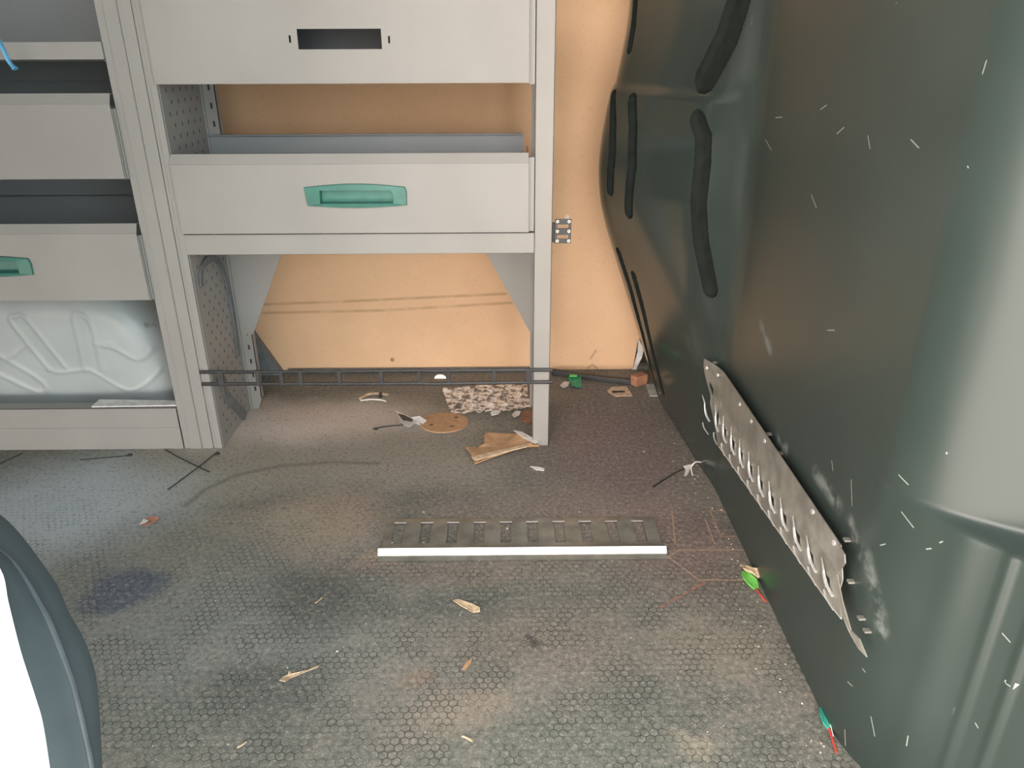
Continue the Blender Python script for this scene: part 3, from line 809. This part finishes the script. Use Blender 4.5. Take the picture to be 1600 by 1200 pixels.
NU = 120; vsx = [0, .006, .012, .030, .041, .044, .058, .064, .078, .092]
V = {}
def inhole(u, v):
    k = (u*12.2) % 1.0; n_ = int(u*12.2)
    return n_ < 12 and .40 < k < .72 and .058 < v < .078
for i in range(NU+1):
    u = i/NU
    for j_, v in enumerate(vsx):
        vv = v*(1 if u > .16 else .10+.90*(u/.16)**.7)          # narrows to the far tip
        V[i, j_] = bm.verts.new(wr(u, vv))
for i in range(NU):
    for j_ in range(len(vsx)-1):
        u = (i+.5)/NU; v = (vsx[j_]+vsx[j_+1])/2
        if inhole(u, v): continue
        bm.faces.new((V[i, j_], V[i+1, j_], V[i+1, j_+1], V[i, j_+1]))
# lower tongue past the near corner
for q in ([(1308, 897), (1317, 940), (1330, 985), (1343, 998), (1355, 1027), (1342, 1014), (1326, 985), (1316, 960)], [(1312, 852), (1320, 866), (1321, 880), (1310, 896), (1304, 880)]):
    bm.faces.new([bm.verts.new(hitO(*p_, .0205)) for p_ in q])
o = obj('slotted_plate', bm, STEEL, wrail, smooth=False); solid(o, .0016, 0)
for n_ in range(12):
    u0 = (n_+.28)/12.2; u1 = (n_+.70)/12.2
    bm = BM(); 
    P_ = [wr(u0-.012, .047, .002), wr(u0+.012, .053, .003), wr((u0+u1)/2, .0575, .004), wr(u1-.004, .067, .004), wr(u1+.016, .073, .002)]
    tube(bm, catmull(P_, 3), .0017, 6, .8, taper=[.5+1.0*min(1, k_/8) for k_ in range(13)])
    obj('slot_lip', bm, STEELB, wrail)
    bm = BM(); P_ = [wr(u0+.004, .082, .001), wr((u0+u1)/2, .0875, .002), wr(u1+.012, .0915, .001)]
    tube(bm, catmull(P_, 3), .0015, 6, .8); obj('slot_lip', bm, STEELB, wrail)
bm = BM(); tube(bm, [Vector(wr(q_, .0905, .001)) for q_ in np.linspace(.17, 1.0, 24)], .0011, 5)  # thin bright tube painted in as the highlight of the lower edge
obj('lower_edge_highlight', bm, STEELB, wrail)
for px_, py_ in ((1106, 571), (1118, 590), (1150, 635), (1189, 692), (1266, 803), (1299, 850), (1168, 662)):
    # rivets along the top
    d = ray(px_, py_); best = None
    for i in range(200):
        q_ = Vector(wr(i/199, .010)); k_ = (q_-EYE).normalized().dot(d.normalized())
        if best is None or k_ > best[0]: best = (k_, q_)
    bm = BM(); disc(bm, best[1]+Vector((.001, 0, 0)), .0042, (-1, 0, .1), .003, seg=12)
    obj('rivet', bm, STEELB, wrail)
for qx, qy in ((1112, 566), (1196, 678), (1213, 708), (1316, 843), (1322, 908), (1338, 965), (1347, 985)):
    c0 = hitO(qx, qy, .010); bm = BM(); sX = float(surfX(c0.y, c0.z))
    box(bm, c0.x+.002, sX+.002, c0.y-.004, c0.y+.003, c0.z-.0015, c0.z+.0015)
    obj('clip', bm, STEEL, wrail)

# ------------------------------------------------------------------ scraps on the floor
def scrap(name, label, cat, pix, m, th=.0012, curl=0.0, group=None, z0=0.0004, sub=3):
    """a sheet scrap: outline on the floor, thickened, with a slight curl"""
    P_ = [F(x, y) for x, y in pix]; c = sum(P_, Vector())/len(P_); n = len(P_)
    bm = BM()
    R_ = []
    for k in range(sub+1):
        s_ = 1-k/sub*.999 if k < sub else 0
        if k == sub: R_.append([bm.verts.new((c.x, c.y, z0+curl*.1))]); break
        r_ = []
        for i, p_ in enumerate(P_):
            q = c.lerp(p_, s_); hgt = curl*(abs(math.sin(i*2.3+1.1))*s_**2)
            r_.append(bm.verts.new((q.x, q.y, z0+hgt)))
        R_.append(r_)
    for a, b in zip(R_, R_[1:]):
        for i in range(n):
            if len(b) == 1: bm.faces.new((a[i], a[(i+1) % n], b[0]))
            else: bm.faces.new((a[i], a[(i+1) % n], b[(i+1) % n], b[i]))
    g = bmesh.ops.extrude_face_region(bm, geom=bm.faces[:]); vs_ = [v for v in g['geom'] if isinstance(v, bmesh.types.BMVert)]
    bmesh.ops.translate(bm, verts=vs_, vec=(0, 0, th))
    return tag(obj(name, bm, m), label, cat, group)
def stick(name, label, cat, pix, m, r=.0012, z=None, group=None, flat=.6, head=None, taper=None):
    bm = BM(); P_ = catmull([F(x, y) for x, y in pix], 4); z = r*flat if z is None else z
    tube(bm, [(p_.x, p_.y, z) for p_ in P_], r, 6, flat, taper=taper)
    if head: p_ = F(*head); box(bm, p_.x-.0045, p_.x+.0045, p_.y-.004, p_.y+.004, 0, .004)
    return tag(obj(name, bm, m), label, cat, group)

G = 'cable tie offcuts on the floor'
stick('cable_tie', 'black cable tie lying under another, pointing away from the left rack foot', 'cable tie', [(258, 703), (285, 718), (327, 738)], BLACKP, .0022, group=G)
stick('cable_tie', 'black cable tie with its head by the left rack foot, crossing on top', 'cable tie', [(340, 709), (310, 733), (263, 768)], BLACKP, .0020, z=.0050, group=G, head=(340, 710))
stick('cable_tie', 'short black cable tie lying level in front of the kick panel', 'cable tie', [(126, 719), (160, 716), (204, 712)], BLACKP, .0018, group=G, head=(203, 712))
stick('cable_tie', 'thin black cable tie at the left edge of the frame below the kick panel', 'cable tie', [(-12, 731), (10, 720), (34, 709)], BLACKP, .0016, group=G)
stick('cable_tie', 'black cable tie pointing at the foot of the black bulkhead', 'cable tie', [(1020, 762), (1048, 744), (1078, 728)], BLACKP, .0024, group=G)
stick('cable_tie', 'black cable tie with a head, left of the torn black and white tag', 'cable tie', [(583, 671), (603, 667), (640, 664)], BLACKP, .0024, group=G, head=(588, 671))

G = 'torn scraps on the floor'
# blister pack
bm = BM()
pk = [(690, 609), (745, 602), (790, 600), (812, 594), (824, 600), (826, 615), (831, 638), (800, 642), (760, 645), (705, 649), (697, 630)]
c = F(762, 622)
P_ = [F(*q) for q in pk]
gx0, gx1 = min(p_.x for p_ in P_), max(p_.x for p_ in P_); gy0, gy1 = min(p_.y for p_ in P_), max(p_.y for p_ in P_)
def inside(x, y):
    r = False
    for i in range(len(P_)):
        a, b = P_[i], P_[i-1]
        if (a.y > y) != (b.y > y) and x < (b.x-a.x)*(y-a.y)/(b.y-a.y)+a.x: r = not r
    return r
NX, NYg = 60, 40; Vg = {}
for i in range(NX):
    for j_ in range(NYg):
        x, y = gx0+(gx1-gx0)*i/(NX-1), gy0+(gy1-gy0)*j_/(NYg-1)
        if inside(x, y):
            cell = .006*max(0, math.sin(i*.62))*max(0, math.sin(j_*.75)); cr_ = noise.noise(Vector((x*60, y*60, 3)))*.004
            Vg[i, j_] = bm.verts.new((x, y, .0015+max(0, cell+cr_)))
for (i, j_) in list(Vg):
    q = [(i, j_), (i+1, j_), (i+1, j_+1), (i, j_+1)]
    if all(k in Vg for k in q): bm.faces.new([Vg[k] for k in q])
o = obj('blister_pack', bm, FOIL); solid(o, .0008)
tag(o, 'crumpled shiny clear plastic blister pack behind the foot of the right post', 'packaging')
# round brown disc with holes
dc = F(694, 661); rx = (F(732, 661).x-F(657, 661).x)/2; ry = (F(694, 646).y-F(694, 677).y)/2
bm = BM(); seg = 40
outr = [(dc.x+rx*math.cos(2*math.pi*i/seg), dc.y+ry*math.sin(2*math.pi*i/seg)) for i in range(seg)]
prism(bm, [(x, y, .0004) for x, y in outr], (0, 0, .003))
o = obj('cardboard_disc', bm, BROWN); o.data.materials[0] = CARD
tag(o, 'flat round brown cardboard disc with small dark holes, in front of the blister pack', 'disc')
for hp in ((674, 664), (706, 666), (713, 652)):
    v = F(*hp, .0034); bm = BM(); prism(bm, [(v.x+.006*math.cos(a), v.y+.003*math.sin(a), .0033) for a in np.linspace(0, 2*math.pi, 12, endpoint=False)], (0, 0, .0004))
    obj('hole', bm, HOLE, o)
scrap('hardboard_piece', 'dark brown rounded hardboard piece directly behind the right post foot', 'scrap', [(815, 646), (826, 640), (836, 646), (838, 658), (828, 663), (814, 658)], BROWN, .003, group=G)
# torn tag
tg = scrap('torn_tag', 'torn black and white paper tag touching the brown disc', 'tag', [(618, 645), (628, 647), (642, 655), (656, 655), (667, 661), (658, 665), (650, 664), (640, 672), (632, 668), (626, 660)], WHITEP, .0012, .008, G)
bm = BM(); v = [F(x, y) for x, y in ((622, 650), (632, 652), (646, 659), (644, 662), (630, 660))]
prism(bm, [(p_.x, p_.y, .0062) for p_ in v], (0, 0, .001)); obj('black_print', bm, BLACKP, tg)
# torn cardboard
cb = [(728, 706), (745, 704), (757, 699), (757, 688), (762, 683), (800, 680), (808, 685), (822, 690), (838, 696), (842, 700), (830, 703), (810, 708), (770, 718), (742, 729), (736, 716)]
cbo = scrap('cardboard_piece', 'torn brown cardboard flap lying at the foot of the right post', 'cardboard', cb, CARD, .004, .012)
bm = BM(); P_ = [F(x, y) for x, y in ((737, 722), (760, 716), (800, 707), (832, 700), (822, 706), (790, 714), (744, 727))]
prism(bm, [(p_.x, p_.y, .012) for p_ in P_], (0, 0, .003)); obj('folded_edge', bm, CARDL, cbo)
bm = BM(); P_ = [F(x, y) for x, y in ((802, 680), (816, 683), (832, 692), (843, 699), (836, 701), (818, 693))]
prism(bm, [(p_.x, p_.y, .014) for p_ in P_], (0, 0, .001)); obj('torn_tape', bm, WHITEP, cbo)
# grey curved clip
cl = stick('plastic_clip', 'curved pale grey plastic clip with a dark ring, left of the blister pack', 'clip', [(563, 625), (575, 618), (592, 617), (606, 619)], CARDL, .0055, flat=.7, group=G)
bm = BM(); P_ = catmull([F(x, y, .006) for x, y in ((563, 626), (580, 624), (596, 625), (603, 627))], 4); tube(bm, P_, .0022, 6); obj('lower_arm', bm, WHITEP, cl)
bm = BM(); v = F(595, 619); box(bm, v.x-.004, v.x+.004, v.y-.012, v.y+.006, .0, .010); obj('dark_ring', bm, BLACKP, cl)
for nm, lb, q in (('white_chip', 'white chip between the brown disc and the blister pack edge', [(766, 647), (772, 642), (783, 644), (779, 649), (768, 651)]),
                  ('white_chip', 'white chip right beside the dark hardboard piece', [(800, 650), (806, 643), (814, 645), (811, 651), (803, 654)]),
                  ('white_chip', 'long white chip just right of the post foot, on open floor', [(828, 731), (840, 731), (851, 734), (850, 738), (838, 736)]),
                  ('white_chip', 'small white paper chip beside the green plastic bit', [(875, 604), (881, 598), (890, 598), (888, 605), (880, 608)])):
    scrap(nm, lb, 'chip', q, WHITEP, .002, .003, G)
g_ = scrap('green_clip', 'dark green crumpled plastic bit behind the right post on the floor', 'clip', [(887, 596), (890, 589), (899, 588), (908, 591), (908, 600), (909, 606), (900, 608), (893, 606)], GREEND, .003, .008, G)
bm = BM(); v = F(896, 592); box(bm, v.x-.012, v.x+.010, v.y-.004, v.y+.005, .008, .013); obj('green_tab', bm, GREENB, g_)
tg = scrap('cardboard_tag', 'flat beige cardboard tag with a notch, near the far right corner', 'tag', [(949, 612), (956, 606), (978, 605), (984, 613), (988, 620), (962, 620), (950, 614)], CARDL, .002, .002, G)
bm = BM(); P_ = [F(x, y, .004) for x, y in ((956, 611), (976, 611), (977, 613), (957, 614))]; prism(bm, [(p_.x, p_.y, .0046) for p_ in P_], (0, 0, .0005)); obj('dark_notch', bm, HOLE, tg)
# small orange-brown block
bm = BM(); c = F(998, 600)
box(bm, -.022, .022, -.013, .013, 0, .030)
bmesh.ops.rotate(bm, verts=bm.verts, cent=(0, 0, 0), matrix=Matrix.Rotation(math.radians(32), 3, 'Z'))
bmesh.ops.translate(bm, verts=bm.verts, vec=(c.x, c.y, 0))
o = obj('wood_block', bm, simple('orange_brown_card', (.42, .20, .115, 1), .8)); bevel(o, .002)
tag(o, 'small orange-brown block in the far right corner of the floor', 'block')
scrap('white_card', 'pale rectangular card lying against the far foot of the bulkhead', 'card', [(1009, 602), (1029, 601), (1036, 620), (1015, 620)], simple('pale_grey_card', (.42, .44, .40, 1), .7), .002, .001, G)
# white torn panel edge
bm = BM(); P_ = [PY(x, y, YW-.002) for x, y in ((998, 528), (1001, 536), (1006, 545), (1003, 558), (996, 572), (991, 585), (984, 586), (990, 572), (996, 550))]
prism(bm, P_, (0, -.002, 0)); tag(obj('foam_sliver', bm, WHITEP), 'white sliver showing at the lower right edge of the tan board', 'scrap')
# film by the right tie
fm = scrap('plastic_film', 'whitish torn plastic film at the head of the tie by the bulkhead', 'film', [(1067, 733), (1076, 728), (1084, 729), (1078, 738), (1074, 746), (1069, 744), (1071, 737)], WHITEP, .001, .008, G)
bm = BM(); tube(bm, catmull([F(1082, 742, .003), F(1080, 730, .010), F(1087, 722, .018), F(1097, 723, .012), F(1102, 728, .004)], 5), .0016, 6); obj('film_loop', bm, WHITEP, fm)
scrap('wood_chip', 'flat pale wooden chip in front of the floor rail', 'chip', [(708, 941), (716, 938), (738, 946), (750, 953), (750, 958), (740, 958), (722, 950)], WOOD, .002, .003, G)
s_ = scrap('wood_splinter', 'long thin pale splinter on the hexagon floor at the lower left', 'splinter', [(437, 1066), (441, 1060), (450, 1057), (452, 1052), (455, 1056), (480, 1048), (499, 1042), (498, 1045), (470, 1055), (450, 1062), (446, 1068)], WOOD, .0015, .003, G)
scrap('wood_chip', 'small faded brown chip below the flat wooden chip', 'chip', [(722, 1047), (728, 1036), (738, 1030), (736, 1038), (727, 1048)], CARD, .001, .001, G)
stick('wood_splinter', 'tiny yellowish splinter near the bottom edge, left of centre', 'splinter', [(371, 1169), (378, 1165), (385, 1160)], WOOD, .0016, group=G)
stick('wood_splinter', 'tiny yellowish splinter near the bottom edge at centre', 'splinter', [(722, 1151), (730, 1154), (739, 1159)], WOOD, .0018, group=G)
stick('wood_splinter', 'tiny pale splinter on the dark smudge left of the floor rail front', 'splinter', [(493, 943), (498, 939), (503, 935)], WOOD, .0015, group=G)
pk_ = scrap('paper_scrap', 'small reddish torn paper scrap on the left floor', 'paper', [(219, 824), (226, 813), (236, 808), (250, 812), (243, 818), (228, 822)], PINK, .001, .004, G)
bm = BM(); P_ = [F(x, y) for x, y in ((219, 823), (225, 814), (233, 817), (227, 821))]; prism(bm, [(p_.x, p_.y, .0052) for p_ in P_], (0, 0, .0005)); obj('grey_corner', bm, WHITEP, pk_)
# wire ends with green sleeves
wg = scrap('wire_connector', 'bright green plastic connector with a red wire tail by the bulkhead foot', 'connector', [(1158, 898), (1163, 894), (1172, 900), (1182, 910), (1185, 921), (1178, 922), (1168, 915), (1160, 906)], GREENB, .004, .003)
bm = BM(); tube(bm, [F(1181, 920, .003), F(1190, 932, .003), F(1197, 940, .002)], .0016, 6); obj('red_wire', bm, RED, wg)
tn = scrap('cardboard_scrap', 'tan folded scrap against the bulkhead beside the bright green connector', 'scrap', [(1156, 892), (1164, 890), (1175, 896), (1184, 900), (1190, 908), (1184, 908), (1174, 903), (1160, 900)], CARDL, .002, .010, G, z0=.006)
wt = scrap('wire_connector', 'teal green plastic connector with a red wire tail near the bottom right', 'connector', [(1279, 1111), (1284, 1107), (1292, 1108), (1298, 1120), (1300, 1138), (1293, 1141), (1285, 1132), (1280, 1120)], simple('teal_plastic', (.04, .33, .24, 1), .4), .004, .003)
bm = BM(); tube(bm, [F(1295, 1138, .003), F(1301, 1156, .003), F(1307, 1176, .002)], .0016, 6); obj('red_wire', bm, RED, wt)
bm = BM(); tube(bm, [F(1288, 1104, .005), F(1295, 1122, .006), F(1302, 1150, .005)], .0007, 5); obj('pale_strand', bm, WHITEP, wt)
bm = BM(); prism(bm, [hitB(*q_) for q_ in ((1572, 1062), (1594, 1069), (1581, 1080))], (-.0015, -.0005, 0))
tag(obj('white_chip', bm, WHITEP), 'small white triangular chip stuck on the black bulkhead near the lower right corner', 'chip')
# small crumbs nobody could count
bm = BM(); rnd = random.Random(3)
def crumb(x, y, r):
    h = [bm.verts.new((x+r*rnd.uniform(.5, 1)*math.cos(a), y+r*rnd.uniform(.5, 1)*math.sin(a), .0002)) for a in np.linspace(0, 2*math.pi, 5, endpoint=False)]
    tp = bm.verts.new((x, y, r*.7))
    for i in range(5): bm.faces.new((h[i], h[(i+1) % 5], tp))
for i in range(230):
    crumb(rnd.uniform(-.55, .42), rnd.uniform(.72, 2.0), rnd.uniform(.0006, .0017))
for i in range(90):
    y = rnd.uniform(.75, 1.9); crumb(.445-abs(rnd.gauss(0, .02)), y, rnd.uniform(.0008, .0026))
for i in range(60):
    x = rnd.uniform(-.27, .33); crumb(x, rnd.choice((1.19, 1.333, 1.29))+rnd.gauss(0, .006), rnd.uniform(.0008, .002))
for x, y, r in ((1006, 706, .0035), (662, 800, .003), (838, 735, .002), (1044, 747, .002), (527, 1018, .003), (1163, 848, .004), (1127, 797, .003), (905, 800, .003), (612, 848, .004), (662, 848, .004), (793, 826, .004)):
    v = F(x, y); crumb(v.x, v.y, r)
o = obj('crumbs', bm, simple('pale_crumbs', (.55, .50, .40, 1), .8)); o['kind'] = 'stuff'
tag(o, 'scattered pale crumbs and grit over the floor', 'crumbs')
